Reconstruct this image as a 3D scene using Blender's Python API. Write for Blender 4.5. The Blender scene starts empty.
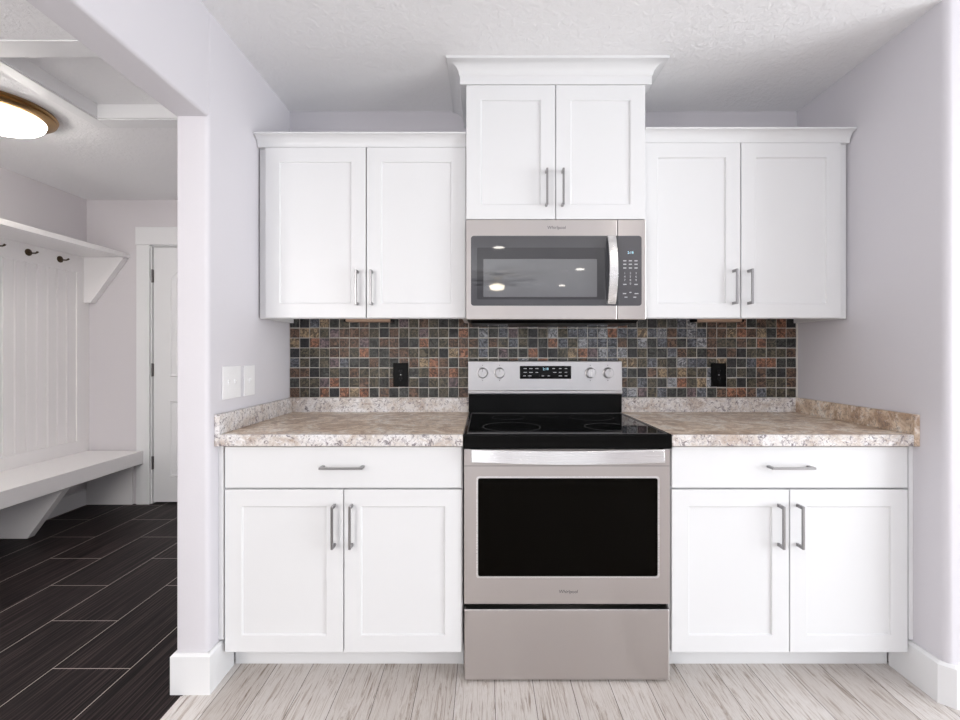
import bpy, bmesh, math, random
from mathutils import Vector, Matrix
random.seed(7)
S = bpy.context.scene
COL = S.collection
PI = math.pi

# ------------------------------------------------------------------ camera
cam_d = bpy.data.cameras.new('camera')
cam = bpy.data.objects.new('camera', cam_d); COL.objects.link(cam)
cam.location = (0, -2.3, 1.2); cam.rotation_euler = (PI/2, 0, 0)
cam_d.sensor_width = 36; cam_d.lens = 458/960*36
cam_d.shift_x = -4/960; cam_d.shift_y = -7.5/960
cam_d.clip_start = .02
S.camera = cam

# ------------------------------------------------------------------ world, lights, exposure
w = bpy.data.worlds.new('world'); S.world = w; w.use_nodes = True
w.node_tree.nodes['Background'].inputs[0].default_value = (.75, .82, 1, 1)
w.node_tree.nodes['Background'].inputs[1].default_value = 1.0
def area(name, loc, target, sx, sy, power, color):
    l = bpy.data.lights.new(name, 'AREA'); l.shape = 'RECTANGLE'
    l.size = sx; l.size_y = sy; l.energy = power; l.color = color
    o = bpy.data.objects.new(name, l); COL.objects.link(o); o.location = loc
    o.rotation_euler = (Vector(target)-Vector(loc)).to_track_quat('-Z', 'Y').to_euler()
    return o
# daylight through the sliding door on the right and the windows in the rear wall
area('daylight_right', (4.42, -2.8, 1.15), (0, -2.8, 2.6), 2.3, 2.0, 295, (.95, .98, 1))
area('daylight_rear', (1.7, -7.42, 1.35), (1.7, 0, 3.2), 2.2, 1.3, 24, (.95, .98, 1))
area('daylight_dining', (-.05, -7.42, 1.35), (-.05, 0, 3.2), .9, 1.3, 10, (.95, .98, 1))
area('fill_left', (-.92, -4.9, 1.35), (3, -4.9, 1.6), 1.4, 1.3, 85, (.95, .98, 1))  # added fill from an invented left window, lifts the right wall
# added fill brightening the bench and beadboard; no door is built there
area('fill_mudroom', (-1.75, -3.3, 1.4), (-3.0, .6, .8), 1.0, 1.6, 85, (1, .97, .94))
sd = bpy.data.lights.new('sun', 'SUN'); sd.energy = 8; sd.angle = .02; sd.color = (.98, .98, .95)
sun = bpy.data.objects.new('sun', sd); COL.objects.link(sun)
sun.rotation_euler = Vector((-1, -.25, -.85)).to_track_quat('-Z', 'Y').to_euler()
S.view_settings.view_transform = 'Standard'; S.view_settings.look = 'None'
S.view_settings.gamma = 1; S.view_settings.use_curve_mapping = False
S.view_settings.exposure = -0.93
S.cycles.use_denoising = True
S.cycles.max_bounces = 12; S.cycles.diffuse_bounces = 6

# ------------------------------------------------------------------ materials
def mat(name, color=(.8, .8, .8), rough=.5, metal=0, spec=.5, coat=0, emit=None, estr=0):
    m = bpy.data.materials.new(name); m.use_nodes = True
    b = m.node_tree.nodes['Principled BSDF']
    b.inputs['Base Color'].default_value = (*color, 1); b.inputs['Roughness'].default_value = rough
    b.inputs['Metallic'].default_value = metal; b.inputs['Specular IOR Level'].default_value = spec
    b.inputs['Coat Weight'].default_value = coat; b.inputs['Coat Roughness'].default_value = .03
    if emit:
        b.inputs['Emission Color'].default_value = (*emit, 1); b.inputs['Emission Strength'].default_value = estr
    return m
class G:
    """small node-graph helper"""
    def __init__(s, m): s.m = m; s.t = m.node_tree; s.b = s.t.nodes['Principled BSDF']
    def n(s, kind, **kw):
        nd = s.t.nodes.new(kind)
        for k, v in kw.items():
            if k.startswith('i_'):
                nd.inputs[k[2:].replace('_', ' ')].default_value = v
            else: setattr(nd, k, v)
        return nd
    def l(s, a, b): s.t.links.new(a, b)
    def coord(s, scale=(1, 1, 1), loc=(0, 0, 0), rot=(0, 0, 0)):
        g = s.n('ShaderNodeNewGeometry'); mp = s.n('ShaderNodeMapping')
        mp.inputs['Scale'].default_value = scale; mp.inputs['Location'].default_value = loc
        mp.inputs['Rotation'].default_value = rot
        s.l(g.outputs['Position'], mp.inputs['Vector']); return mp.outputs[0]
    def noise(s, vec, scale, detail=4, rough=.55, dist=0):
        nd = s.n('ShaderNodeTexNoise'); nd.inputs['Scale'].default_value = scale
        nd.inputs['Detail'].default_value = detail; nd.inputs['Roughness'].default_value = rough
        nd.inputs['Distortion'].default_value = dist
        s.l(vec, nd.inputs['Vector']); return nd.outputs['Fac']
    def ramp(s, fac, stops, interp='LINEAR'):
        r = s.n('ShaderNodeValToRGB'); r.color_ramp.interpolation = interp
        e = r.color_ramp.elements
        while len(e) < len(stops): e.new(.5)
        for el, (p, c) in zip(e, stops): el.position = p; el.color = (*c, 1) if len(c) == 3 else c
        s.l(fac, r.inputs[0]); return r.outputs[0]
    def mix(s, fac, a, b, mode='MIX'):
        x = s.n('ShaderNodeMix', data_type='RGBA', blend_type=mode)
        for val, i in ((fac, 0), (a, 6), (b, 7)):
            if isinstance(val, (int, float)): x.inputs[i].default_value = val
            elif isinstance(val, tuple): x.inputs[i].default_value = (*val, 1)
            else: s.l(val, x.inputs[i])
        return x.outputs[2]
    def bump(s, h, strength, dist=.002):
        b = s.n('ShaderNodeBump'); b.inputs['Strength'].default_value = strength; b.inputs['Distance'].default_value = dist
        s.l(h, b.inputs['Height']); s.l(b.outputs[0], s.b.inputs['Normal'])
    def color(s, c): s.l(c, s.b.inputs['Base Color'])
    def rough(s, c): s.l(c, s.b.inputs['Roughness'])

def plaster(name, color, bump=.12, scale=120, rough=.75):
    m = mat(name, color, rough, spec=.3); g = G(m)
    g.bump(g.noise(g.coord(), scale, 3), bump, .002); return m
M = {}
M['wall'] = plaster('lavender_grey_wall_paint', (.66, .645, .68))
M['mudwall'] = plaster('mudroom_wall_paint', (.66, .635, .655))
M['ceiling'] = mat('textured_ceiling_paint', (.86, .86, .87), .8, spec=.2)
g = G(M['ceiling'])
nz = g.noise(g.coord(), 38, 5, .6, .6)
g.bump(g.ramp(nz, [(.42, (0, 0, 0)), (.6, (1, 1, 1))]), .35, .004)
M['trim'] = mat('white_trim_paint', (.79, .795, .805), .35, spec=.4)
M['white'] = mat('white_cabinet_paint', (.735, .74, .75), .32, spec=.3)
g = G(M['white']); g.bump(g.noise(g.coord((8, 8, 60)), 20, 2), .03, .001)
M['bead'] = mat('white_panel_paint', (.88, .865, .865), .45)
M['plastic'] = mat('white_plastic', (.88, .88, .89), .3)
M['slot'] = mat('dark_slot', (.02, .02, .02), .5)
M['blackplastic'] = mat('black_plastic', (.004, .004, .004), .3, spec=.07)
M['nickel'] = mat('satin_nickel', (.33, .325, .33), .3, 1)
M['bronze'] = mat('aged_bronze', (.09, .065, .04), .4, .9)
M['goldbronze'] = mat('gold_bronze', (.36, .22, .10), .33, 1)
M['hinge'] = mat('dark_nickel_hinge', (.17, .16, .16), .4, 1)

def steel(name, color, rough, ax):
    m = mat(name, color, rough, 1); g = G(m)
    sc = (2, 2, 900) if ax == 'x' else (900, 2, 2)
    nz = g.noise(g.coord(sc), 1.0, 2)
    g.rough(g.ramp(nz, [(.3, (rough-.02,)*3), (.7, (rough+.03,)*3)]))
    g.color(g.mix(nz, tuple(c*.985 for c in color), color))
    bs = m.node_tree.nodes['Principled BSDF']; bs.inputs['Anisotropic'].default_value = .85; bs.inputs['Anisotropic Rotation'].default_value = .25
    tg = g.n('ShaderNodeTangent'); tg.direction_type = 'RADIAL'; tg.axis = 'Z'; g.l(tg.outputs[0], bs.inputs['Tangent'])
    return m
M['steel'] = steel('brushed_stainless_steel', (.575, .54, .525), .3, 'x')
M['steelbright'] = steel('polished_stainless_steel', (.64, .63, .635), .3, 'x')
M['handlesteel'] = steel('bright_handle_steel', (.80, .79, .79), .28, 'x')
M['glassblack'] = mat('black_ceramic_glass', (.002, .002, .002), .04, spec=.1)
M['ovenglass'] = mat('black_oven_glass', (.002, .0015, .001), .05, spec=.05)
M['enamel'] = mat('black_enamel', (.004, .004, .004), .14, spec=.12)
M['mwglass'] = mat('smoked_microwave_glass', (.060, .060, .066), .02, spec=.8)
M['mwwindow'] = mat('microwave_mesh_window', (.115, .117, .125), .03, spec=1, coat=.5)
M['mwbezel'] = mat('smoked_glass_bezel', (.032, .032, .036), .025, spec=.7)
M['mwpanel'] = mat('smoked_control_glass', (.075, .073, .08), .12, spec=.6)
M['mark'] = mat('pale_key_print', (.5, .5, .52), .5)
M['logo'] = mat('grey_logo_print', (.07, .07, .075), .4)
M['ring'] = mat('grey_burner_print', (.035, .035, .037), .25)
M['display'] = mat('lit_clock_digits', (.1, .2, .25), .4, emit=(.55, .85, 1), estr=1.6)
M['amber'] = mat('tan_lamp_housing', (.42, .28, .2), .5)
M['fan'] = mat('dark_fan_wood', (.03, .025, .022), .5)
M['bowl'] = mat('lit_frosted_glass', (.9, .88, .84), .4, emit=(1, .95, .88), estr=42)
M['can'] = mat('lit_recessed_lens', (.9, .9, .9), .4, emit=(1, .93, .84), estr=30)
M['fanglow'] = mat('lit_fan_shade', (.9, .9, .9), .4, emit=(1, .86, .66), estr=22)

# granite-look laminate
def laminate(name, tan):
    m = mat(name, rough=.3, spec=.2); g = G(m)
    v = g.coord()
    big = g.noise(v, 7, 6, .65, 1.6)
    base = g.ramp(big, [(.36, (.86, .80, .73)), (.48, (.74, .61, .48)), (.60, (.46, .33, .235))] if tan else
                       [(.34, (.77, .755, .76)), (.52, (.66, .615, .58)), (.66, (.44, .35, .29))])
    mid = g.noise(g.coord((1, 1, 1), (3, 1, 2)), 10 if tan else 30, 8, .72, 2.6)
    c = g.mix(g.ramp(mid, [(.52, (0, 0, 0)), (.62, (.8, .8, .8))]), base, (.42, .295, .205) if tan else (.40, .37, .39))
    wh = g.noise(g.coord((1, 1, 1), (1, 8, 3)), 9 if tan else 24, 8, .7, 2.2)
    c = g.mix(g.ramp(wh, [(.54, (0, 0, 0)), (.64, (.75, .75, .75))]), c, (.88, .83, .77) if tan else (.86, .85, .86))
    fine = g.noise(g.coord((1, 1, 1), (9, 4, 7)), 52, 6, .72, 1.4)
    k = .55 if tan else .85
    c = g.mix(g.ramp(fine, [(.53, (0, 0, 0)), (.61, (k, k, k))]), c, (.15, .125, .14))
    g.color(c); return m
M['lam_top'] = laminate('granite_laminate_tan_field', True)
M['lam_edge'] = laminate('granite_laminate_pale_edge', False)
M['lam_core'] = mat('laminate_edge_core', (.30, .23, .17), .6)

# slate mosaic
SL = [('slate_charcoal', (.030, .031, .028), (.007, .007, .007)), ('slate_olive', (.060, .051, .034), (.018, .017, .013)),
      ('slate_brown', (.085, .050, .033), (.025, .016, .012)), ('slate_blue', (.080, .085, .098), (.025, .028, .036)),
      ('slate_rust', (.17, .078, .046), (.06, .028, .018)), ('slate_tan', (.19, .14, .088), (.07, .05, .03)),
      ('slate_purple', (.095, .068, .072), (.028, .02, .024)), ('slate_silver', (.185, .188, .20), (.06, .064, .074)),
      ('slate_black', (.014, .014, .015), (.004, .004, .005))]
slate = []
for nme, a, b in SL:
    m = mat(nme, a, .34, spec=.5); g = G(m)
    v = g.coord((1, 1, 1), (random.random()*9, 0, random.random()*9))
    n1 = g.noise(v, 38, 4, .62, 2.4)
    g.color(g.ramp(n1, [(.40, b), (.5, a), (.60, tuple(min(1, c*2.3) for c in a))]))
    g.bump(n1, .8, .006); slate.append(m)
M['grout'] = plaster('pale_grey_grout', (.62, .59, .55), .3, 300)

# pale plank floor
M['floor'] = mat('pale_grey_plank_floor', rough=.42, spec=.4)
g = G(M['floor'])
geo = g.n('ShaderNodeNewGeometry'); sep = g.n('ShaderNodeSeparateXYZ'); g.l(geo.outputs['Position'], sep.inputs[0])
cmb = g.n('ShaderNodeCombineXYZ')
ax = g.n('ShaderNodeMath', operation='ADD'); ax.inputs[1].default_value = 20.02 + .097; g.l(sep.outputs[0], ax.inputs[0])
ay = g.n('ShaderNodeMath', operation='ADD'); ay.inputs[1].default_value = 20.55; g.l(sep.outputs[1], ay.inputs[0])
g.l(ay.outputs[0], cmb.inputs[0]); g.l(ax.outputs[0], cmb.inputs[1])
br = g.n('ShaderNodeTexBrick'); g.l(cmb.outputs[0], br.inputs['Vector'])
br.offset = .37; br.offset_frequency = 2
for k, v in (('Scale', 1), ('Mortar Size', .0011), ('Mortar Smooth', .1), ('Bias', 0), ('Brick Width', 1.22), ('Row Height', .139)):
    br.inputs[k].default_value = v
br.inputs['Color1'].default_value = (.71, .68, .66, 1); br.inputs['Color2'].default_value = (.55, .51, .48, 1)
br.inputs['Mortar'].default_value = (.10, .085, .075, 1)
rnd = g.n('ShaderNodeTexWhiteNoise', noise_dimensions='1D')
fl = g.n('ShaderNodeMath', operation='DIVIDE'); fl.inputs[1].default_value = .139; g.l(ax.outputs[0], fl.inputs[0])
ff = g.n('ShaderNodeMath', operation='FLOOR'); g.l(fl.outputs[0], ff.inputs[0]); g.l(ff.outputs[0], rnd.inputs['W'])
off = g.n('ShaderNodeCombineXYZ'); g.l(rnd.outputs['Value'], off.inputs[1])
vadd = g.n('ShaderNodeVectorMath', operation='MULTIPLY_ADD'); g.l(off.outputs[0], vadd.inputs[0])
vadd.inputs[1].default_value = (0, 7, 0); g.l(geo.outputs['Position'], vadd.inputs[2])
mp = g.n('ShaderNodeMapping'); mp.inputs['Scale'].default_value = (32, 1.8, 1); g.l(vadd.outputs[0], mp.inputs[0])
gr = g.noise(mp.outputs[0], 2.2, 8, .7, 1.8)
grain = g.ramp(gr, [(.32, (.36, .30, .255)), (.44, (.78, .735, .70)), (.52, (1, 1, 1)), (.62, (.86, .83, .81)), (.72, (1, 1, 1))])
g.color(g.mix(1.0, br.outputs['Color'], grain, 'MULTIPLY'))
g.bump(br.outputs['Fac'], -.4, .001)

# dark mudroom tile
M['tile'] = mat('dark_linear_porcelain_tile', rough=.45, spec=.1)
g = G(M['tile'])
geo = g.n('ShaderNodeNewGeometry'); sep = g.n('ShaderNodeSeparateXYZ'); g.l(geo.outputs['Position'], sep.inputs[0])
cmb = g.n('ShaderNodeCombineXYZ')
ax = g.n('ShaderNodeMath', operation='ADD'); ax.inputs[1].default_value = 4.307; g.l(sep.outputs[0], ax.inputs[0])
ay = g.n('ShaderNodeMath', operation='ADD'); ay.inputs[1].default_value = 6.761; g.l(sep.outputs[1], ay.inputs[0])
g.l(ay.outputs[0], cmb.inputs[0]); g.l(ax.outputs[0], cmb.inputs[1])
br = g.n('ShaderNodeTexBrick'); g.l(cmb.outputs[0], br.inputs['Vector'])
br.offset = .5; br.offset_frequency = 2
for k, v in (('Scale', 1), ('Mortar Size', .0016), ('Mortar Smooth', .1), ('Bias', 0), ('Brick Width', .62), ('Row Height', .2965)):
    br.inputs[k].default_value = v
br.inputs['Color1'].default_value = (.015, .0112, .0112, 1); br.inputs['Color2'].default_value = (.015, .0112, .0112, 1)
br.inputs['Mortar'].default_value = (.50, .44, .40, 1)
st = g.noise(g.coord((105, 1.3, 1)), 1, 5, .7)
streak = g.ramp(st, [(.40, (.25, .23, .23)), (.5, (1, 1, 1)), (.60, (3.4, 3.15, 3.15))])
br2 = g.mix(1.0, br.outputs['Color'], streak, 'MULTIPLY')
g.color(g.mix(br.outputs['Fac'], br2, (.50, .44, .40)))

# ------------------------------------------------------------------ object helpers
W = {}
def link(o, parent, origin):
    COL.objects.link(o)
    if parent is not None:
        o.parent = parent; o.location = origin - W[parent.name]
    else: o.location = origin
    W[o.name] = origin
def tag(o, label=None, cat=None, group=None, kind=None):
    if label: o['label'] = label
    if cat: o['category'] = cat
    if group: o['group'] = group
    if kind: o['kind'] = kind
    return o
def thing(name, loc, label, cat, group=None):
    o = bpy.data.objects.new(name, None); o.empty_display_size = .05
    link(o, None, Vector(loc)); return tag(o, label, cat, group)
def obj(name, bm, m, parent=None, bev=0, smooth=False, seg=2):
    if not isinstance(m, (list, tuple)): m = [m]
    bmesh.ops.recalc_face_normals(bm, faces=bm.faces[:])
    xs = [v.co for v in bm.verts]
    lo = Vector([min(c[i] for c in xs) for i in range(3)]); hi = Vector([max(c[i] for c in xs) for i in range(3)])
    org = Vector(((lo.x+hi.x)/2, (lo.y+hi.y)/2, lo.z))
    for v in bm.verts: v.co -= org
    me = bpy.data.meshes.new(name); bm.to_mesh(me); bm.free()
    for k in m: me.materials.append(M[k] if isinstance(k, str) else k)
    if smooth:
        for p in me.polygons: p.use_smooth = True
    o = bpy.data.objects.new(name, me); link(o, parent, org)
    if bev:
        md = o.modifiers.new('bevel', 'BEVEL'); md.width = bev; md.segments = seg; md.limit_method = 'ANGLE'
        md.angle_limit = math.radians(40); md.harden_normals = False
    if smooth == 'auto':
        me.set_sharp_from_angle(angle=math.radians(35))
    return o
def struct(name, bm, m, **k): return tag(obj(name, bm, m, **k), kind='structure')
def box(bm, x0, x1, y0, y1, z0, z1):
    vs = [bm.verts.new((x, y, z)) for x in (x0, x1) for y in (y0, y1) for z in (z0, z1)]
    for f in ((0, 1, 3, 2), (4, 6, 7, 5), (0, 4, 5, 1), (2, 3, 7, 6), (0, 2, 6, 4), (1, 5, 7, 3)):
        bm.faces.new([vs[i] for i in f])
    return bm
def B(*a):
    bm = bmesh.new(); box(bm, *a); return bm
def prism(bm, pts, axis, a, b):
    """extrude a polygon; pts are the two other coords in xyz order"""
    def P(p, t):
        q = list(p); q.insert('xyz'.index(axis), t); return bm.verts.new(q)
    A = [P(p, a) for p in pts]; C = [P(p, b) for p in pts]; n = len(pts)
    bm.faces.new(A); bm.faces.new(C[::-1])
    for i in range(n): bm.faces.new((A[i], A[(i+1) % n], C[(i+1) % n], C[i]))
    return bm
def lathe(bm, prof, center, axis='z', n=40, closed=False):
    cx, cy, cz = center; rings = []
    for r, t in prof:
        ring = []
        for k in range(n):
            a = 2*PI*k/n; u, v = r*math.cos(a), r*math.sin(a)
            ring.append(bm.verts.new((cx+u, cy+v, cz+t) if axis == 'z' else ((cx+u, cy+t, cz+v) if axis == 'y' else (cx+t, cy+u, cz+v))))
        rings.append(ring)
    for i in range(len(rings)-1):
        for k in range(n): bm.faces.new((rings[i][k], rings[i][(k+1) % n], rings[i+1][(k+1) % n], rings[i+1][k]))
    if closed:
        for k in range(n): bm.faces.new((rings[-1][k], rings[-1][(k+1) % n], rings[0][(k+1) % n], rings[0][k]))
    else:
        bm.faces.new(rings[0]); bm.faces.new(rings[-1])
    return bm
def tube(bm, pts, r, n=10):
    rings = []
    for i, p in enumerate(pts):
        p = Vector(p); d = (Vector(pts[min(i+1, len(pts)-1)])-Vector(pts[max(i-1, 0)])).normalized()
        u = d.cross(Vector((.31, .22, .93))).normalized(); v = d.cross(u)
        rr = r[i] if isinstance(r, (list, tuple)) else r
        rings.append([bm.verts.new(p+u*rr*math.cos(2*PI*k/n)+v*rr*math.sin(2*PI*k/n)) for k in range(n)])
    for i in range(len(rings)-1):
        for k in range(n): bm.faces.new((rings[i][k], rings[i][(k+1) % n], rings[i+1][(k+1) % n], rings[i+1][k]))
    bm.faces.new(rings[0]); bm.faces.new(rings[-1]); return bm
def rrect(x0, x1, z0, z1, r, corners=(1, 1, 1, 1), n=5):
    """rounded rectangle outline; corners: lower-left, lower-right, upper-right, upper-left"""
    pts = []
    for (cx, cz, a0), on in zip(((x0+r, z0+r, PI), (x1-r, z0+r, 1.5*PI), (x1-r, z1-r, 0), (x0+r, z1-r, .5*PI)), corners):
        if on:
            for k in range(n+1):
                a = a0+k/n*PI/2; pts.append((cx+r*math.cos(a), cz+r*math.sin(a)))
        else:
            pts.append((x0 if a0 in (PI, .5*PI) else x1, z0 if a0 in (PI, 1.5*PI) else z1))
    return pts
def text(name, s, size, x, y, z, m, parent, align='CENTER', depth=.0006, shear=0):
    """lettering facing the room (-y), centred on x, z"""
    c = bpy.data.curves.new(name, 'FONT'); c.body = s; c.size = size; c.align_x = align; c.align_y = 'CENTER'
    c.extrude = depth/2; c.shear = shear; c.resolution_u = 3
    t = bpy.data.objects.new(name+'_src', c); COL.objects.link(t)
    dg = bpy.context.evaluated_depsgraph_get()
    me = bpy.data.meshes.new_from_object(t.evaluated_get(dg)); bpy.data.objects.remove(t)
    bm = bmesh.new(); bm.from_mesh(me); bpy.data.meshes.remove(me)
    for v in bm.verts: v.co = Vector((x+v.co.x, y-v.co.z, z+v.co.y))
    return obj(name, bm, m, parent)

# ------------------------------------------------------------------ room shell
CH = 2.41; XL, XR = -.974, 1.573; XJ = -1.086
MY = 1.33; MX = -3.15; REAR = -7.5; XE = 4.5
struct('wall_back', B(XL-.001, XR+.1, 0, .1, 0, CH+.1), 'wall')
bm = bmesh.new(); r = .016
pts = [(XL, MY), (XL, -.682+r)] + [(XL-r+r*math.cos(a), -.682+r+r*math.sin(a)) for a in [-k/6*PI/2 for k in range(1, 7)]]
r2 = .006
pts += [(XJ+r2-r2*math.sin(a), -.682+r2-r2*math.cos(a)) for a in [k/4*PI/2 for k in range(0, 5)]]
pts += [(XJ, MY)]
prism(bm, pts, 'z', 0, CH+.05)
r = .012                                                        # header over the opening, softened arrises
prism(bm, [(XJ, CH+.05), (XL, CH+.05), (XL, 2.035+r)] +
      [(XL-r+r*math.cos(a), 2.035+r-r*math.sin(a)) for a in [k/5*PI/2 for k in range(1, 6)]] + [(XJ, 2.035)], 'y', -.68, -3.4)
box(bm, XJ, XL, -3.4, -4.2, 0, CH+.05); box(bm, XJ, XL, -5.6, REAR, 0, CH+.05)
box(bm, XJ, XL, -4.2, -5.6, 0, .7); box(bm, XJ, XL, -4.2, -5.6, 2.0, CH+.05)
o = struct('wall_left', bm, 'wall', smooth='auto')
bm = bmesh.new(); r = .022
pts = [(XR, .0), (XR, -.744+r)] + [(XR+r-r*math.cos(a), -.744+r-r*math.sin(a)) for a in [k/6*PI/2 for k in range(1, 7)]] + [(XE, -.744), (XE, 0)]
prism(bm, pts, 'z', 0, CH+.05); struct('wall_right', bm, 'wall', smooth='auto')
def wall_with_hole(axis, p0, p1, u0, u1, holes):
    bm = bmesh.new(); u = u0
    for h0, h1, z0, z1 in holes:
        for a, b, c, d in ((u, h0, 0, CH+.05), (h0, h1, 0, z0), (h0, h1, z1, CH+.05)):
            if d-c > .001:
                box(bm, *((a, b, p0, p1) if axis == 'x' else (p0, p1, a, b)), c, d)
        u = h1
    box(bm, *((u, u1, p0, p1) if axis == 'x' else (p0, p1, u, u1)), 0, CH+.05); return bm
struct('wall_rear', wall_with_hole('x', REAR-.12, REAR, XJ, XE, [(-.5, .4, .7, 2.0), (.6, 2.8, .7, 2.0)]), 'wall')
struct('wall_east', wall_with_hole('y', XE, XE+.12, REAR, -.0, [(-3.95, -1.65, .15, 2.15)]), 'wall')
struct('floor', B(-1.054, XE, REAR, 0, -.05, 0), 'floor')
struct('floor_mudroom', B(MX-.1, -1.054, -3.6, MY+.1, -.05, 0), 'tile')
struct('trim_1', B(-1.056, -1.03, -3.4, -.706, .0002, .004), 'floor', bev=.001)
struct('ceiling', B(XL-.05, XE, REAR, .05, CH, CH+.1), 'ceiling')
# mudroom shell
HX0, HX1, HY0, HY1 = -2.005, -1.40, -.434, .073
bm = bmesh.new()
for a in ((MX-.1, HX0, -3.6, MY+.1), (HX1, XJ+.02, -3.6, MY+.1), (HX0, HX1, -3.6, HY0), (HX0, HX1, HY1, MY+.1)):
    box(bm, *a, CH, CH+.1)
struct('ceiling_mudroom', bm, 'ceiling')
struct('wall_mudroom_left', B(MX-.1, MX, -3.6, MY+.1, 0, CH+.05), 'mudwall')
struct('wall_mudroom_front', B(MX-.1, XJ, -3.7, -3.6, 0, CH+.05), 'mudwall')
DX0, DX1, DZ = -2.628, -1.86, 2.037
struct('wall_mudroom_back', wall_with_hole('x', MY, MY+.1, MX-.1, XJ+.05, [(DX0-.012, DX1+.012, 0, DZ+.012)]), 'mudwall')
bm = B(DX0-.2, DX1+.2, MY+.1, MY+.13, 0, 2.2); struct('wall_mudroom_beyond', bm, 'mudwall')
# baseboards
def baseboard(name, pts, h=.141, t=.015, ends=True):
    """pts: wall line seen from the room on its right-hand side"""
    bm = bmesh.new(); P = [Vector((*p, 0)) for p in pts]; nrm = []
    for a, b in zip(P, P[1:]):
        d = (b-a).normalized(); nrm.append(Vector((d.y, -d.x, 0)))
    outp = []
    for i, p in enumerate(P):
        if i == 0: n_ = nrm[0]
        elif i == len(P)-1: n_ = nrm[-1]
        else:
            n_ = (nrm[i-1]+nrm[i]); n_ = n_*(2/n_.length_squared)
            n_ = n_ if n_.length else nrm[i]
        outp.append(p+n_*t)
    prof = lambda p, q: [p, q, q+Vector((0, 0, h-.008)), p.lerp(q, .45)+Vector((0, 0, h)), p+Vector((0, 0, h))]
    rings = [[bm.verts.new(v) for v in prof(p, q)] for p, q in zip(P, outp)]
    for a, b in zip(rings, rings[1:]):
        for k in range(5): bm.faces.new((a[k], a[(k+1) % 5], b[(k+1) % 5], b[k]))
    bm.faces.new(rings[0]); bm.faces.new(rings[-1][::-1])
    return struct(name, bm, 'trim')
baseboard('baseboard_left', [(XJ-.0005, .9), (XJ-.0005, -.6825), (XL+.0005, -.6825), (XL+.0005, -.54)], t=.0135)
c = .022
baseboard('baseboard_right', [(XR-.0005, -.54), (XR-.0005, -.7445+c), (XR+c, -.7445), (XE-.01, -.7445)], t=.018)
baseboard('baseboard_mudroom_left', [(MX+.0005, -3.5), (MX+.0005, MY-.02)], .125)
baseboard('baseboard_mudroom_back', [(MX+.45, MY-.0005), (DX0-.13, MY-.0005)], .125)
# windows behind the camera
def window(name, axis, p, u0, u1, z0, z1, mull):
    bm = bmesh.new(); t = .05
    def bx(a, b, c, d): box(bm, *((a, b, p-.03, p+.03) if axis == 'x' else (p-.03, p+.03, a, b)), c, d)
    bx(u0, u0+t, z0, z1); bx(u1-t, u1, z0, z1); bx(u0, u1, z0, z0+t); bx(u0, u1, z1-t, z1)
    for k in mull: bx(k-.03, k+.03, z0, z1)
    return struct(name, bm, 'trim')
window('window_1', 'x', REAR-.02, .6, 2.8, .7, 2.0, [1.7])
window('window_2', 'x', REAR-.02, -.5, .4, .7, 2.0, [])
window('window_added', 'y', XL-.03, -5.6, -4.2, .7, 2.0, [-4.9])  # made-up window, added to go with the left fill light
window('window_3', 'y', XE+.02, -3.95, -1.65, .15, 2.15, [-2.8])

# ------------------------------------------------------------------ cabinets
def shaker(name, parent, x0, x1, z0, z1, yf, stile=.062, t=.02, rec=.0065):
    bm = bmesh.new()
    def rect(a, b, c, d, y): return [bm.verts.new(v) for v in ((a, y, c), (b, y, c), (b, y, d), (a, y, d))]
    o = rect(x0, x1, z0, z1, yf); i = rect(x0+stile, x1-stile, z0+stile, z1-stile, yf)
    e = .0025; q = rect(x0+stile+e, x1-stile-e, z0+stile+e, z1-stile-e, yf+rec)
    bk = rect(x0, x1, z0, z1, yf+t)
    for A, C in ((o, i), (i, q), (bk, o)):
        for k in range(4): bm.faces.new((A[k], A[(k+1) % 4], C[(k+1) % 4], C[k]))
    bm.faces.new(q); bm.faces.new(bk[::-1])
    return obj(name, bm, 'white', parent, bev=.0015)
def pull(parent, x, z, yf, L, vert):
    """square bar pull with short posts, centred on x, z"""
    bm = bmesh.new(); h = L/2; s = .0042; so = .032
    def bx(u0, u1, y0, y1, hw=s):
        if vert: box(bm, x-hw, x+hw, y0, y1, z+u0, z+u1)
        else: box(bm, x+u0, x+u1, y0, y1, z-hw, z+hw)
    for sg in (-1, 1):
        a, b = sorted((sg*h, sg*(h-.012)))
        bx(a, b, yf-so+.004, yf-.0002)
    # gently thickened ends carry the bar
    bx(-h, h, yf-so-.004, yf-so+.004)
    return tag(obj('handle', bm, 'nickel', parent, bev=.0012), 'satin nickel bar pull')
def base_cabinet(label, xa, xb, fx0, fx1, d0, split, d1, wall_side):
    cab = thing('base_cabinet', ((xa+xb)/2, -.3, 0), label, 'cabinet')
    bm = B(xa, xb, -.604, -.004, .1027, .859)
    box(bm, *((-.9582, xb) if wall_side == 0 else (xa, 1.5541)), -.535, -.5, .0005, .1027)
    obj('body', bm, 'white', cab, bev=.001)
    obj('filler_strip', B(fx0, fx1, -.6215, -.58, .148, .859), 'white', cab)
    yf = -.626
    dr = obj('drawer', B(d0, d1, yf, -.605, .7055, .8555), 'white', cab, bev=.002)
    pull(dr, (d0+d1)/2 + (0 if wall_side == 0 else -.007), .784, yf, .157, False)
    for a, b, hx in ((d0, split-.002, split-(.0325 if wall_side == 0 else .042)), (split+.002, d1, split+(.031 if wall_side == 0 else .0275))):
        dd = shaker('door', cab, a, b, .104, .6985, yf)
        pull(dd, hx, .5705, yf, .155, True)
    return cab
base_cabinet('white shaker base cabinet left of the range, under the counter beside the light switches', -.955, -.078, XL+.0005, -.955, -.947, -.513, -.0815, 0)
base_cabinet('white shaker base cabinet right of the range, ending at the bare right wall', .682, 1.556, 1.556, XR-.0005, .687, 1.117, 1.549, 1)

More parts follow.
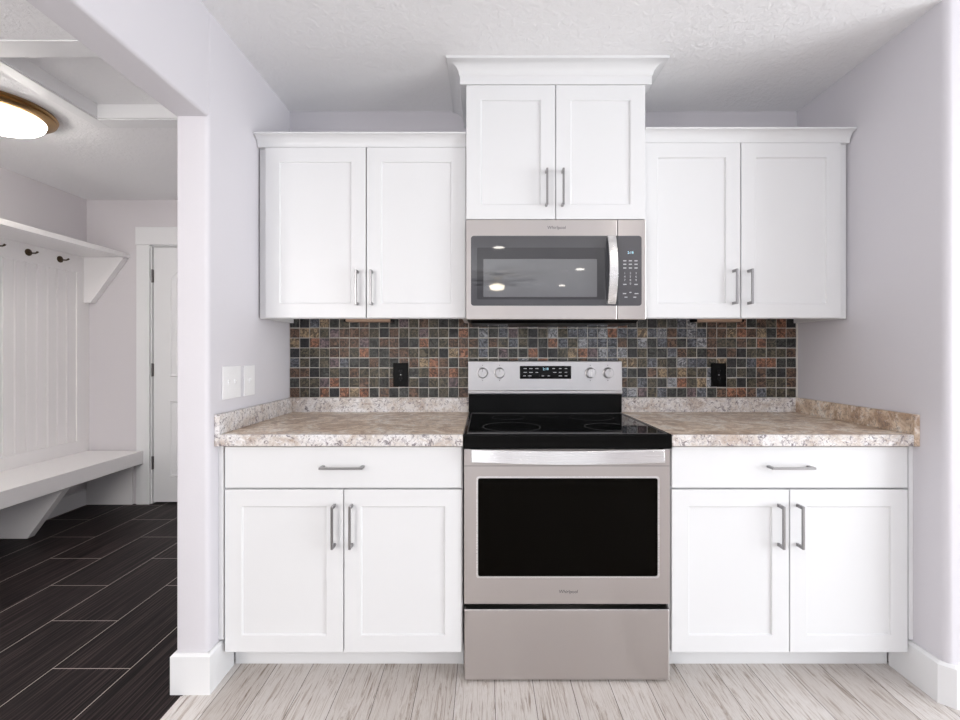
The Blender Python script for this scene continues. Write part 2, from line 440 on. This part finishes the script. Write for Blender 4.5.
def crown(name, parent, path, prof):
    """path: plan points with outward unit offset; prof: (offset, z)"""
    bm = bmesh.new()
    rings = [[bm.verts.new((px+ox*o_, py+oy*o_, z)) for o_, z in prof] for px, py, ox, oy in path]
    n = len(prof)
    for a, b in zip(rings, rings[1:]):
        for k in range(n): bm.faces.new((a[k], a[(k+1) % n], b[(k+1) % n], b[k]))
    bm.faces.new(rings[0]); bm.faces.new(rings[-1][::-1])
    return obj(name, bm, 'white', parent, smooth='auto')
def cove(o0, z0, o1, z1, n=7):
    return [(o0+(o1-o0)*(1-math.cos(k/n*PI/2)), z0+(z1-z0)*math.sin(k/n*PI/2)) for k in range(n+1)]
def wall_cabinet(label, xa, xb, zt, doors, hz, crown_x, ztop):
    cab = thing('wall_cabinet', ((xa+xb)/2, -.16, 1.344), label, 'cabinet')
    bm = B(xa, xb, -.32, -.0005, 1.376, zt)
    box(bm, xa, xb, -.32, -.30, 1.3465, 1.376); box(bm, xa, xa+.018, -.30, -.012, 1.3465, 1.376); box(bm, xb-.018, xb, -.30, -.012, 1.3465, 1.376)
    obj('body', bm, 'white', cab)
    for a, b, hx in doors:
        d = shaker('door', cab, a, b, 1.3485, zt-.004, -.341)
        pull(d, hx, hz, -.341, .149, True)
    prof = [(0, zt-.002)] + cove(.018, zt-.002, .056, ztop-.006) + [(.056, ztop), (0, ztop)]
    crown('crown_molding', cab, [(crown_x[0], -.32, 0, -1), (crown_x[1], -.32, 0, -1)], prof)
    return cab
wall_cabinet('white shaker wall cabinet left of the microwave, above the left counter', -.9685, -.0775, 2.082,
             [(-.9365, -.5065, -.540), (-.5015, -.0785, -.478)], 1.4755, (-.970, -.0775), 2.127)
wall_cabinet('white shaker wall cabinet right of the microwave, above the right counter', .68, 1.565, 2.101,
             [(.6815, 1.0965, 1.065), (1.101, 1.528, 1.130)], 1.479, (.68, 1.5665), 2.147)
cab = thing('wall_cabinet', (.3, -.18, 1.757), 'taller white shaker cabinet with big crown molding above the microwave', 'cabinet')
CX0, CX1 = -.0755, .6777
bm = B(CX0, CX1, -.356, -.0005, 1.7575, 2.335); obj('body', bm, 'white', cab)
for a, b, hx in ((CX0+.001, .2995, .261), (.3025, CX1-.001, .3285)):
    d = shaker('door', cab, a, b, 1.7595, 2.3225, -.378)
    pull(d, hx, 1.8865, -.378, .151, True)
prof = [(0, 2.324), (.025, 2.324), (.025, 2.357), (.028, 2.360)] + cove(.029, 2.361, .078, 2.4015) + [(.080, 2.4095), (0, 2.4095)]
crown('crown_molding', cab, [(CX0, -.0015, -1, 0), (CX0, -.356, -1, -1), (CX1, -.356, 1, -1), (CX1, -.0015, 1, 0)], prof)

# ------------------------------------------------------------------ countertops
def counter(label, xa, xb, wall_x, sgn):
    t = thing('countertop', ((xa+xb)/2, -.32, .861), label, 'countertop')
    ct = .903
    top = obj('top', B(xa, xb, -.632, -.0006, .861, ct), 'lam_top', t)
    ea, eb = (xa+.02, xb) if sgn < 0 else (xa, xb-.02)
    bm = B(ea, eb, -.648, -.632, .861, ct); obj('front_edge', bm, 'lam_edge', t, bev=.003)
    x0, x1 = (xa+.02, xb) if sgn < 0 else (xa, xb-.02)
    obj('rear_splash', B(x0, x1, -.021, -.0006, ct, .9735), 'lam_edge', t, bev=.002)
    a, b = (xa, xa+.0198) if sgn < 0 else (xb-.0198, xb)
    obj('end_cap', B(a, b, -.649, -.632, .8605, .9758), 'lam_edge' if sgn < 0 else 'lam_top', t, bev=.002)
    sp = obj('side_splash', B(a, b, -.6318, -.0006, ct+.0002, .9755), 'lam_edge' if sgn < 0 else 'lam_top', t, bev=.002)
    return t
counter('speckled granite-look counter left of the range, below the light switches', XL+.0006, -.0762, XL, -1)
counter('speckled granite-look counter right of the range, running to the bare right wall', .6795, XR-.0006, XR, 1)

# ------------------------------------------------------------------ slate backsplash
bm = B(XL+.0008, XR-.0008, -.006, -.0006, .9737, 1.3755)
grout_faces = len(bm.faces)
pitch = .0497; rows = 8; z0 = .9745; idx = []
x = XL+.0015; cols = []
while x < XR-.012:
    cols.append((x, min(x+pitch, XR-.001))); x += pitch
def wts(xc):
    t = 1-abs(xc-.55)/.75; c_ = max(0, min(1, t)); r_ = max(0, min(1, (xc-1.15)/.35))
    return [3-1.4*c_, 3.0-2.6*c_+.8*r_, 2.9-2.2*c_+1.4*r_, .3+4.2*c_*(1-r_), .75-.2*c_, .6, .6, .1+2.2*c_*(1-r_), .8+2*r_]
for r_ in range(rows):
    skip = False
    for ci, (a, b) in enumerate(cols):
        za = z0+r_*pitch; zb = za+pitch; gp = .0019
        k = random.choices(range(9), wts((a+b)/2))[0]
        f = lambda: random.uniform(-.0016, .0016)
        j = lambda: random.uniform(-.0009, .0009)
        a1, b1, z1, z2 = a+gp+j(), b-gp+j(), za+gp+j(), zb-gp+j()
        yf = -.0108+random.uniform(-.0008, .0008); tx, tz = f(), f(); e = .0022
        q = [bm.verts.new(v) for v in ((a1, -.004, z1), (b1, -.004, z1), (b1, -.004, z2), (a1, -.004, z2))]
        mid = [bm.verts.new(v) for v in ((a1, yf+e, z1), (b1, yf+e, z1), (b1, yf+e, z2), (a1, yf+e, z2))]
        fr = [bm.verts.new(v) for v in ((a1+e, yf-tx-tz, z1+e), (b1-e, yf+tx-tz, z1+e), (b1-e, yf+tx+tz, z2-e), (a1+e, yf-tx+tz, z2-e))]
        fs = [bm.faces.new(fr)]
        for A, C in ((q, mid), (mid, fr)):
            for n_ in range(4): fs.append(bm.faces.new((A[n_], A[(n_+1) % 4], C[(n_+1) % 4], C[n_])))
        for f_ in fs: f_.material_index = k+1
o = obj('backsplash', bm, ['grout']+slate)
tag(o, 'multicoloured slate mosaic tile backsplash behind the range and counters', 'backsplash')

# ------------------------------------------------------------------ outlets, switches
def outlet(x, z, label):
    t = thing('electrical_outlet', (x, -.0145, z-.058), label, 'outlet', None)
    pl = obj('cover_plate', B(x-.038, x+.038, -.0185, -.0145, z-.0585, z+.0585), 'blackplastic', t, bev=.0015)
    for s_ in (-1, 1):
        bm = bmesh.new(); prism(bm, rrect(x-.0165, x+.0165, z+s_*.0195-.014, z+s_*.0195+.014, .011), 'y', -.0205, -.0185)
        rc = obj('receptacle', bm, 'enamel', t)
        bm = bmesh.new()
        for dx in (-.006, .006): box(bm, x+dx-.001, x+dx+.001, -.0209, -.0204, z+s_*.0195-.002, z+s_*.0195+.006)
        lathe(bm, [(.0022, 0), (.0022, .0005)], (x, -.0209, z+s_*.0195-.008), 'y', 10)
        obj('slots', bm, 'ring', rc)
    bm = bmesh.new(); lathe(bm, [(.003, 0), (.003, .001)], (x, -.0194, z), 'y', 10); obj('screw', bm, 'nickel', t)
outlet(-.415, 1.089, 'black wall outlet in the slate tile left of the range')
outlet(1.17, 1.0885, 'black wall outlet in the slate tile right of the range')
def switch(y0, y1, z0, z1, ys, label):
    t = thing('light_switch', (XL+.0005, (y0+y1)/2, z0), label, 'switch')
    obj('cover_plate', B(XL+.0005, XL+.006, y0, y1, z0, z1), 'plastic', t, bev=.0018)
    for y in ys:
        zc = (z0+z1)/2
        bm = bmesh.new(); prism(bm, [(XL+.006, zc-.010), (XL+.007, zc-.010), (XL+.0125, zc+.004), (XL+.0115, zc+.008), (XL+.006, zc+.010)], 'y', y-.004, y+.004)
        for v in bm.verts: pass
        obj('toggle', bm, 'plastic', t, bev=.001)
        for dz in (-.03, .03):
            bm = bmesh.new(); lathe(bm, [(.003, 0), (.003, .0012)], (XL+.0058, y, zc+dz), 'x', 10); obj('screw', bm, 'plastic', t)
switch(-.602, -.476, 1.024, 1.148, (-.565, -.519), 'wider white two-toggle light switch plate on the left wall')
switch(-.449, -.364, 1.023, 1.147, (-.4065,), 'narrower white single-toggle light switch plate on the left wall')
for x, side in ((-.54, 'left'), (1.096, 'right')):
    t = thing('under_cabinet_light', (x, -.14, 1.3425), f'slim tan light bar under the {side} wall cabinet, above the slate tiles', 'lamp')
    obj('housing', B(x-.105, x+.105, -.17, -.11, 1.3435, 1.3757), 'amber', t, bev=.003)
    for a, b in ((x-.112, x-.1051), (x+.1051, x+.112)): obj('end_cap', B(a, b, -.172, -.108, 1.3425, 1.3757), 'blackplastic', t)

# ------------------------------------------------------------------ microwave
mw = thing('microwave', (.301, -.19, 1.338), 'stainless over-the-range microwave with smoked glass door below the tall cabinet', 'microwave')
bm = B(CX0, CX1, -.358, -.012, 1.345, 1.7562); obj('body', bm, 'blackplastic', mw)
bm = bmesh.new(); prism(bm, [(-.358, 1.3449), (-.012, 1.3449), (-.06, 1.326), (-.325, 1.326)], 'x', CX0+.02, CX1-.02)
obj('vent_base', bm, 'blackplastic', mw, bev=.002)
for xx in (.06, .52):
    bm = bmesh.new(); prism(bm, rrect(xx-.05, xx+.05, -.22, -.16, .01), 'z', 1.3235, 1.3258)
    obj('vent_light', bm, 'mwwindow', mw)
XS = .5575; yD = -.385
door = obj('door', B(CX0, XS-.001, yD, -.359, 1.338, 1.756), 'steel', mw, bev=.003)
pan = obj('control_panel', B(XS+.001, CX1, yD, -.359, 1.338, 1.756), 'steel', mw, bev=.003)
bm = bmesh.new(); prism(bm, rrect(-.0545, XS-.001, 1.3955, 1.6875, .012, (1, 0, 0, 1)), 'y', yD-.002, yD+.001)
gl = obj('door_glass', bm, 'mwglass', door)
bm = bmesh.new(); prism(bm, rrect(-.029, .507, 1.4215, 1.638, .006), 'y', yD-.0024, yD-.002)
tag(obj('window_bezel', bm, 'mwbezel', door), 'darker band around the mesh window')
bm = bmesh.new(); prism(bm, rrect(-.0025, .472, 1.432, 1.590, .003), 'y', yD-.0029, yD-.0024)
tag(obj('viewing_window', bm, 'mwwindow', door), 'lighter mesh window in smoked glass')
bm = bmesh.new(); prism(bm, rrect(XS+.001, .6585, 1.3955, 1.6875, .012, (0, 1, 1, 0)), 'y', yD-.002, yD+.001)
obj('control_glass', bm, 'mwpanel', pan)
text('clock', '2:18', .015, .612, yD-.0023, 1.617, 'display', pan)
for r_, zz in enumerate((1.583, 1.5685, 1.553)):
    for c_ in range(3):
        xx = .588+c_*.0235
        obj('key_mark', B(xx-.0065, xx+.0065, yD-.0024, yD-.002, zz-.0022, zz+.0022), 'mark', pan)
for i_, ch in enumerate('1234567890'):
    r_, c_ = divmod(i_, 3)
    if ch == '0': c_ = 1
    text('key_digit', ch, .0125, .588+c_*.0235, yD-.0022, 1.531-r_*.0145, 'mark', pan)
for xx, zz, ww in ((.588, 1.4845, .007), (.635, 1.4845, .007), (.587, 1.446, .007), (.6115, 1.451, .004), (.637, 1.446, .008), (.593, 1.431, .006), (.63, 1.431, .006)):
    obj('key_mark', B(xx-ww, xx+ww, yD-.0024, yD-.002, zz-.002, zz+.002), 'mark', pan)
text('logo', 'Whirlpool', .0185, .303, yD-.0003, 1.722, 'logo', door, shear=.1)
# bowed handle
bm = bmesh.new(); n = 18; L = []
for k in range(n+1):
    t = k/n; z = 1.402+(1.686-1.402)*t; b_ = .010+.036*math.sin(PI*t)**.8
    L.append([bm.verts.new(v) for v in ((.5135, yD-.002-b_, z), (.5475, yD-.002-b_, z), (.5475, yD-.002-b_+.011, z), (.5135, yD-.002-b_+.011, z))])
for a, b in zip(L, L[1:]):
    for k in range(4): bm.faces.new((a[k], a[(k+1) % 4], b[(k+1) % 4], b[k]))
bm.faces.new(L[0]); bm.faces.new(L[-1])
for z in (1.402, 1.672): box(bm, .518, .543, yD-.0032, yD-.0021, z, z+.014)
tag(obj('handle', bm, 'handlesteel', door, bev=.002, smooth='auto'), 'bright bowed steel handle')

# ------------------------------------------------------------------ range
RX0, RX1 = -.0741, .678
rg = thing('range', (.302, -.33, 0), 'freestanding stainless electric range with black glass cooktop between the base cabinets', 'stove')
bm = B(RX0+.002, RX1-.002, -.60, -.03, .03, .85); obj('body', bm, 'enamel', rg)
bm = bmesh.new()
prism(bm, [(-.064, .905), (-.645, .905), (-.648, .902), (-.648, .853), (-.64, .8505), (-.03, .8505), (-.03, .905)], 'x', RX0, RX1)
ck = obj('cooktop', bm, 'glassblack', rg, bev=.003)
bm = bmesh.new()
for a in ((RX0+.012, RX0+.016, -.635, -.072), (RX1-.016, RX1-.012, -.635, -.072), (RX0+.016, RX1-.016, -.635, -.631), (RX0+.016, RX1-.016, -.076, -.072)):
    box(bm, *a, .9049, .9062)
tag(obj('cooktop_rim', bm, 'hinge', ck), 'thin grey metal rim')
for bx_, by_, br_ in ((.11, -.48, .115), (.49, -.48, .09), (.11, -.21, .075), (.49, -.21, .10), (.302, -.16, .05)):
    bm = bmesh.new(); lathe(bm, [(br_, .9051), (br_, .9054), (br_-.003, .9054), (br_-.003, .9051)], (bx_, by_, 0), 'z', 48, True)
    obj('burner_ring', bm, 'ring', ck)
# backguard
bm = bmesh.new()
prism(bm, [(-.022, .9065), (-.058, .9065), (-.058, .995), (-.022, .995)], 'x', RX0-.001, RX1-.003)
bgk = obj('backguard_base', bm, 'enamel', rg, bev=.002)
bm = bmesh.new()
prism(bm, [(-.022, .9955), (-.064, .9955), (-.0685, 1.001), (-.0685, 1.012), (-.064, 1.0165), (-.060, 1.156), (-.056, 1.159), (-.022, 1.159)], 'x', RX0-.004, RX1-.003)
bg = obj('backguard', bm, 'steelbright', rg, bev=.002)
bm = bmesh.new(); prism(bm, rrect(.175, .4255, 1.0715, 1.1345, .002), 'y', -.0655, -.0595)
dp = obj('control_display', bm, 'glassblack', rg)
text('clock', '2:18', .0165, .301, -.0658, 1.119, 'display', dp)
for zz, xs in ((1.1215, (.201, .229, .258, .34, .372, .400)), (1.103, (.201, .229, .258, .345, .372, .400)), (1.086, (.198, .223, .287, .316, .372, .400))):
    for xx in xs:
        ww = random.choice((.006, .008)); obj('key_mark', B(xx-ww, xx+ww, -.0659, -.0655, zz-.0016, zz+.0016), 'mark', dp)
for kx in (-.007, .076, .519, .605):
    kz = 1.1005
    bm = bmesh.new(); lathe(bm, [(.0265, -.0635), (.0265, -.070), (.0225, -.086), (.0205, -.089), (.002, -.089)], (kx, 0, kz), 'y', 32)
    kb = obj('knob', bm, 'steelbright', rg, smooth='auto')
    bm = bmesh.new(); prism(bm, rrect(kx-.0045, kx+.0045, kz-.021, kz+.021, .003), 'y', -.1005, -.0885)
    obj('knob_grip', bm, 'steelbright', kb, bev=.001)
    obj('knob_mark', B(kx-.0008, kx+.0008, -.1010, -.1005, kz+.006, kz+.02), 'logo', kb)
    for dz in (.037, -.037):
        bm = bmesh.new(); lathe(bm, [(.0022, -.0605), (.0022, -.0640 + dz*.045)], (kx, 0, kz+dz), 'y', 10)
        obj('dial_mark', bm, 'logo', bg)
obj('door_trim', B(RX0+.004, RX1-.004, -.642, -.602, .8487, .8502), 'steelbright', rg)
# oven door
yF = -.636
bm = bmesh.new()
def rectv(a, b, c, d, y): return [bm.verts.new(v) for v in ((a, y, c), (b, y, c), (b, y, d), (a, y, d))]
ox0, ox1, oz0, oz1 = RX0+.0015, RX1-.0025, .2855, .8485
wx0, wx1, wz0, wz1 = -.0255, .6345, .3836, .7473
A_ = rectv(ox0, ox1, oz0, oz1, yF); I_ = rectv(wx0, wx1, wz0, wz1, yF); Q_ = rectv(wx0+.003, wx1-.003, wz0+.003, wz1-.003, yF+.004); K_ = rectv(ox0, ox1, oz0, oz1, -.601)
for P_, C_ in ((A_, I_), (I_, Q_), (K_, A_)):
    for k in range(4): bm.faces.new((P_[k], P_[(k+1) % 4], C_[(k+1) % 4], C_[k]))
bm.faces.new(Q_); bm.faces.new(K_[::-1])
od = obj('oven_door', bm, 'steel', rg, bev=.002)
bm = bmesh.new(); prism(bm, rrect(wx0+.0035, wx1-.0035, wz0+.0035, wz1-.0035, .008), 'y', yF+.0005, yF+.0039)
tag(obj('oven_window', bm, 'ovenglass', od), 'black glass window')
bm = bmesh.new()
rim = rrect(wx0-.003, wx1+.003, wz0-.003, wz1+.003, .010); rin = rrect(wx0+.0035, wx1-.0035, wz0+.0035, wz1-.0035, .008)
ra = [[bm.verts.new((p[0], y, p[1])) for p in P_] for P_, y in ((rim, yF-.0003), (rim, yF-.0015), (rin, yF-.0015), (rin, yF-.0003))]
for a, b in zip(ra, ra[1:]+ra[:1]):
    for k in range(len(a)): bm.faces.new((a[k], a[(k+1) % len(a)], b[(k+1) % len(a)], b[k]))
obj('window_rim', bm, 'handlesteel', od)
obj('door_seam', B(ox0+.001, ox1-.001, yF-.0008, yF-.0001, .7872, .7888), 'hinge', od)
text('logo', 'Whirlpool', .0165, .306, yF-.0003, .331, 'logo', od, shear=.1)
bm = bmesh.new(); n = 24; L = []
for k in range(n+1):
    t = k/n; x = -.0465+(.6475+.0465)*t; b_ = .030+.022*math.sin(PI*t); dz = .004*math.sin(PI*t)
    L.append([bm.verts.new(v) for v in ((x, yF-b_, .806-dz), (x, yF-b_+.004, .8535-dz*.4), (x, yF-b_+.016, .8535-dz*.4), (x, yF-b_+.014, .806-dz))])
for a, b in zip(L, L[1:]):
    for k in range(4): bm.faces.new((a[k], a[(k+1) % 4], b[(k+1) % 4], b[k]))
bm.faces.new(L[0]); bm.faces.new(L[-1])
for x in (-.0465, .6305): box(bm, x, x+.017, yF-.026, yF-.0002, .812, .846)
tag(obj('handle', bm, 'handlesteel', od, bev=.003, smooth='auto'), 'bright wide steel bar handle')
dw = obj('drawer', B(ox0+.001, ox1-.001, yF, -.601, .0095, .265), 'steel', rg, bev=.004)
obj('drawer_lip', B(ox0+.002, ox1-.002, yF-.003, yF+.004, .2652, .2685), 'steelbright', rg, bev=.001)
for x in (-.03, .63):
    for y in (-.57, -.08):
        bm = bmesh.new(); lathe(bm, [(.016, .0005), (.016, .012), (.008, .014), (.008, .031)], (x, y, 0), 'z', 16)
        obj('foot', bm, 'blackplastic', rg)

# ------------------------------------------------------------------ mudroom
D1 = MY+.012
bm = bmesh.new()
def rv(a, b, c, d, y): return [bm.verts.new(v) for v in ((a, y, c), (b, y, c), (b, y, d), (a, y, d))]
dr = obj('door_1', B(DX0, DX1, D1, D1+.035, .012, DZ), 'trim', bev=.001); tag(dr, kind='structure')
px0, px1 = -2.495, -1.993
def panel(outline):
    bm = bmesh.new(); cx = sum(p[0] for p in outline)/len(outline); cz = sum(p[1] for p in outline)/len(outline)
    def ring(s, y):
        x_, z_ = (px1-px0)/2, (max(p[1] for p in outline)-min(p[1] for p in outline))/2
        return [bm.verts.new((cx+(p[0]-cx)*(1-s/x_), y, cz+(p[1]-cz)*(1-s/z_))) for p in outline]
    R = [ring(0, D1-.0005), ring(.006, D1-.010), ring(.016, D1-.004), ring(.05, D1-.003), ring(.06, D1-.010)]
    for a, b in zip(R, R[1:]):
        for k in range(len(a)): bm.faces.new((a[k], a[(k+1) % len(a)], b[(k+1) % len(a)], b[k]))
    bm.faces.new(R[-1]); bm.faces.new(R[0][::-1]); return bm
obj('door_panel', panel([(px0, .215), (px1, .215), (px1, .815), (px0, .815)]), 'trim', dr)
arch = [(px0, 1.005), (px1, 1.005), (px1, 1.77)] + [((px0+px1)/2+(px1-px0)/2*math.cos(a), 1.77+.11*math.sin(a)) for a in [k/10*PI for k in range(1, 10)]] + [(px0, 1.77)]
obj('door_panel', panel(arch), 'trim', dr)
for z in (1.807, 1.062, .325):
    bm = B(DX0-.008, DX0+.004, D1-.006, D1-.0005, z-.05, z+.05); lathe(bm, [(.006, -.052), (.006, .052)], (DX0-.003, D1-.010, z), 'z', 12)
    obj('hinge', bm, 'hinge', dr)
bm = bmesh.new(); lathe(bm, [(.026, 0), (.026, -.006), (.011, -.01), (.011, -.03), (.026, -.04), (.027, -.055), (.012, -.066)], (DX1-.06, D1-.0005, .95), 'y', 24)
obj('door_knob', bm, 'hinge', dr, smooth='auto')
bm = bmesh.new()
box(bm, DX0-.114, DX0-.012, MY-.019, MY-.0005, .0005, DZ+.012)
struct('trim_2', bm, 'trim', bev=.002)
struct('trim_5', B(DX1+.012, DX1+.114, MY-.019, MY-.0005, .0005, DZ+.012), 'trim', bev=.002)
struct('trim_3', B(DX0-.118, DX1+.118, MY-.024, MY-.0005, DZ+.0125, DZ+.153), 'trim', bev=.002)
bm = B(DX0-.012, DX0-.004, MY-.0004, MY+.1, 0, DZ+.012); box(bm, DX1+.004, DX1+.012, MY-.0004, MY+.1, 0, DZ+.012); box(bm, DX0-.012, DX1+.012, MY-.0004, MY+.1, DZ+.004, DZ+.012); bmesh.ops.remove_doubles(bm, verts=bm.verts, dist=1e-5)
struct('trim_4', bm, 'trim')

# bench
bn = thing('bench', (MX+.22, -.1, 0), 'long white built-in mudroom bench below the beadboard wall', 'bench')
obj('seat', B(MX+.0006, -2.685, -1.6, MY-.0206, .327, .427), 'bead', bn, bev=.003)
for y in (.647, -.45):
    bm = bmesh.new(); prism(bm, [(MX+.017, .001), (-2.94, .001), (-2.70, .3265), (MX+.017, .3265)], 'y', y, y+.05)
    obj('support_bracket', bm, 'bead', bn, bev=.002)
obj('end_panel', B(MX+.017, -2.775, MY-.0206, MY-.0006, .001, .3265), 'bead', bn)
# beadboard
wp = thing('wall_panel', (MX, -.1, .4275), 'white beadboard panelling between the bench and the hook rail', 'wall panel')
BX = MX+.012
bm = bmesh.new(); y0, y1 = -1.6, MY-.11; sp = .075; n = int((y1-y0)/sp)
pr = [(MX+.0006, y0)]
yy = y1
seq = []
for k in range(n+1):
    a = y0+(y1-y0)*k/n
    seq += [(BX, a+.007), (BX-.006, a+.001)] if k == 0 else ([(BX, a-.007), (BX-.006, a-.003), (BX+.002, a), (BX-.006, a+.003), (BX, a+.007)] if k < n else [(BX, a)])
prism(bm, [(MX+.0006, y1)]+[(MX+.0006, y0)]+seq, 'z', .52, 1.8195)
obj('beadboard', bm, 'bead', wp)
obj('bottom_rail', B(MX+.0006, MX+.02, -1.6, MY-.0006, .4275, .5195), 'bead', wp, bev=.0015)
obj('stile', B(MX+.0006, MX+.02, MY-.109, MY-.0006, .52, 1.8195), 'bead', wp, bev=.0015)
# shelf with hooks
cr = thing('coat_rack', (MX, -.1, 1.58), 'white wall shelf with a row of dark coat hooks above the bench', 'coat rack')
obj('shelf', B(MX+.0006, -2.805, -1.6, MY-.0006, 1.945, 1.98), 'bead', cr, bev=.002)
obj('hook_rail', B(MX+.0006, MX+.02, -1.6, MY-.0006, 1.82, 1.9445), 'bead', cr, bev=.0015)
for y in (MY-.052, -.35):
    bm = bmesh.new(); prism(bm, [(MX+.021, 1.9445), (-2.825, 1.9445), (-2.825, 1.93), (MX+.075, 1.59), (MX+.021, 1.59)], 'y', y, y+.05)
    obj('shelf_bracket', bm, 'bead', cr, bev=.002)
HX = MX+.0202
for y in (1.08, .845, .63, .415, .2, -.015):
    bm = bmesh.new(); zc = 1.888
    lathe(bm, [(.024, 0), (.024, .004), (.016, .009), (.005, .011)], (HX, y, zc), 'x', 20)
    tube(bm, [(HX+.006, y, zc), (HX+.03, y, zc-.006), (HX+.05, y, zc-.006), (HX+.062, y, zc-.001), (HX+.066, y, zc+.005)], [.006, .005, .005, .006, .007])
    tag(obj('hook', bm, 'bronze', cr, smooth='auto'), 'dark bronze coat hook')
# flush lamp
lx, ly = -2.395, -.05
lp = thing('ceiling_light', (lx, ly, CH-.13), 'round flush ceiling light with gold-bronze ring and lit glass bowl in the mudroom', 'lamp')
bm = bmesh.new(); lathe(bm, [(.208, -.0005), (.220, -.004), (.227, -.016), (.217, -.022), (.221, -.032), (.207, -.042), (.182, -.048), (.175, -.03), (.175, -.0005)], (lx, ly, CH), 'z', 64, True)
obj('ring', bm, 'goldbronze', lp, smooth='auto')
bm = bmesh.new(); lathe(bm, [(.174, -.012), (.181, -.05), (.174, -.068), (.150, -.088), (.112, -.103), (.06, -.111), (.012, -.113)], (lx, ly, CH), 'z', 64)
obj('glass_bowl', bm, 'bowl', lp, smooth=True)
bm = bmesh.new(); lathe(bm, [(.011, -.1135), (.014, -.118), (.006, -.124), (.009, -.131), (.003, -.139)], (lx, ly, CH), 'z', 16)
obj('finial', bm, 'goldbronze', lp, smooth=True)
# attic hatch
ah = thing('attic_hatch', ((HX0+HX1)/2, (HY0+HY1)/2, CH), 'white-trimmed recessed attic access hatch in the mudroom ceiling', 'hatch')
obj('panel', B(HX0+.0125, HX1-.0125, HY0+.0125, HY1-.0125, CH+.07, CH+.085), 'ceiling', ah)
bm = bmesh.new()
for a in ((HX0+.0005, HX0+.012, HY0+.0005, HY1-.0005), (HX1-.012, HX1-.0005, HY0+.0005, HY1-.0005), (HX0+.012, HX1-.012, HY0+.0005, HY0+.012), (HX0+.012, HX1-.012, HY1-.012, HY1-.0005)):
    box(bm, *a, CH+.0, CH+.09)
obj('jamb', bm, 'trim', ah)
bm = bmesh.new(); tw = .085; e = .004
for a in ((HX0-tw+.02, HX0+e, HY0-.096, HY1+tw), (HX1-e, HX1+tw, HY0-.096, HY1+tw), (HX0+e, HX1-e, HY0-.096, HY0+e), (HX0+e, HX1-e, HY1-e, HY1+tw)):
    box(bm, *a, CH-.006, CH-.0004)
obj('casing', bm, 'trim', ah, bev=.0015)

# ------------------------------------------------------------------ lamps of the room behind the camera (seen mirrored in the microwave)
for x, y, where in ((.17, -3.73, 'nearest the kitchen'), (1.39, -5.1, 'beside the fan'), (1.4, -6.7, 'nearest the rear windows'),
                    (-.3, -1.55, 'before the left counter'), (.95, -1.55, 'before the right counter')):
    t = thing('recessed_light', (x, y, CH), f'round white recessed ceiling light {where}', 'lamp', 'recessed ceiling lights')
    bm = bmesh.new(); lathe(bm, [(.09, -.0005), (.09, -.006), (.07, -.008), (.066, -.0005)], (x, y, CH), 'z', 32, True); obj('trim_ring', bm, 'trim', t)
    bm = bmesh.new(); lathe(bm, [(.065, -.001), (.065, -.004), (.01, -.005)], (x, y, CH), 'z', 32); obj('lens', bm, 'can', t)
    l = bpy.data.lights.new('recessed_lamp', 'SPOT'); l.energy = 5; l.spot_size = 2.3; l.spot_blend = .5; l.shadow_soft_size = .06; l.color = (1, .94, .87)
    lo = bpy.data.objects.new('recessed_lamp', l); COL.objects.link(lo); lo.location = (0, 0, -.012); lo.parent = t
fx, fy = .2, -5.5
t = thing('ceiling_fan', (fx, fy, 2.15), 'dark ceiling fan with a lit glass shade in the room behind the camera', 'fan')
bm = bmesh.new(); lathe(bm, [(.06, 2.409), (.06, 2.38), (.02, 2.37), (.02, 2.33), (.09, 2.32), (.1, 2.27), (.05, 2.25)], (fx, fy, 0), 'z', 24); obj('motor', bm, 'fan', t, smooth='auto')
for k in range(5):
    bm = bmesh.new(); prism(bm, [(.1, -.02), (.2, -.055), (.58, -.065), (.6, 0), (.58, .065), (.2, .055), (.1, .02)], 'z', 2.285, 2.293)
    bmesh.ops.rotate(bm, verts=bm.verts, cent=(0, 0, 0), matrix=Matrix.Rotation(k*2*PI/5+.3, 3, 'Z'))
    bmesh.ops.translate(bm, verts=bm.verts, vec=(fx, fy, 0)); obj('blade', bm, 'fan', t)
bm = bmesh.new(); lathe(bm, [(.045, 2.249), (.12, 2.22), (.10, 2.17), (.02, 2.15)], (fx, fy, 0), 'z', 24); obj('shade', bm, 'fanglow', t, smooth='auto')
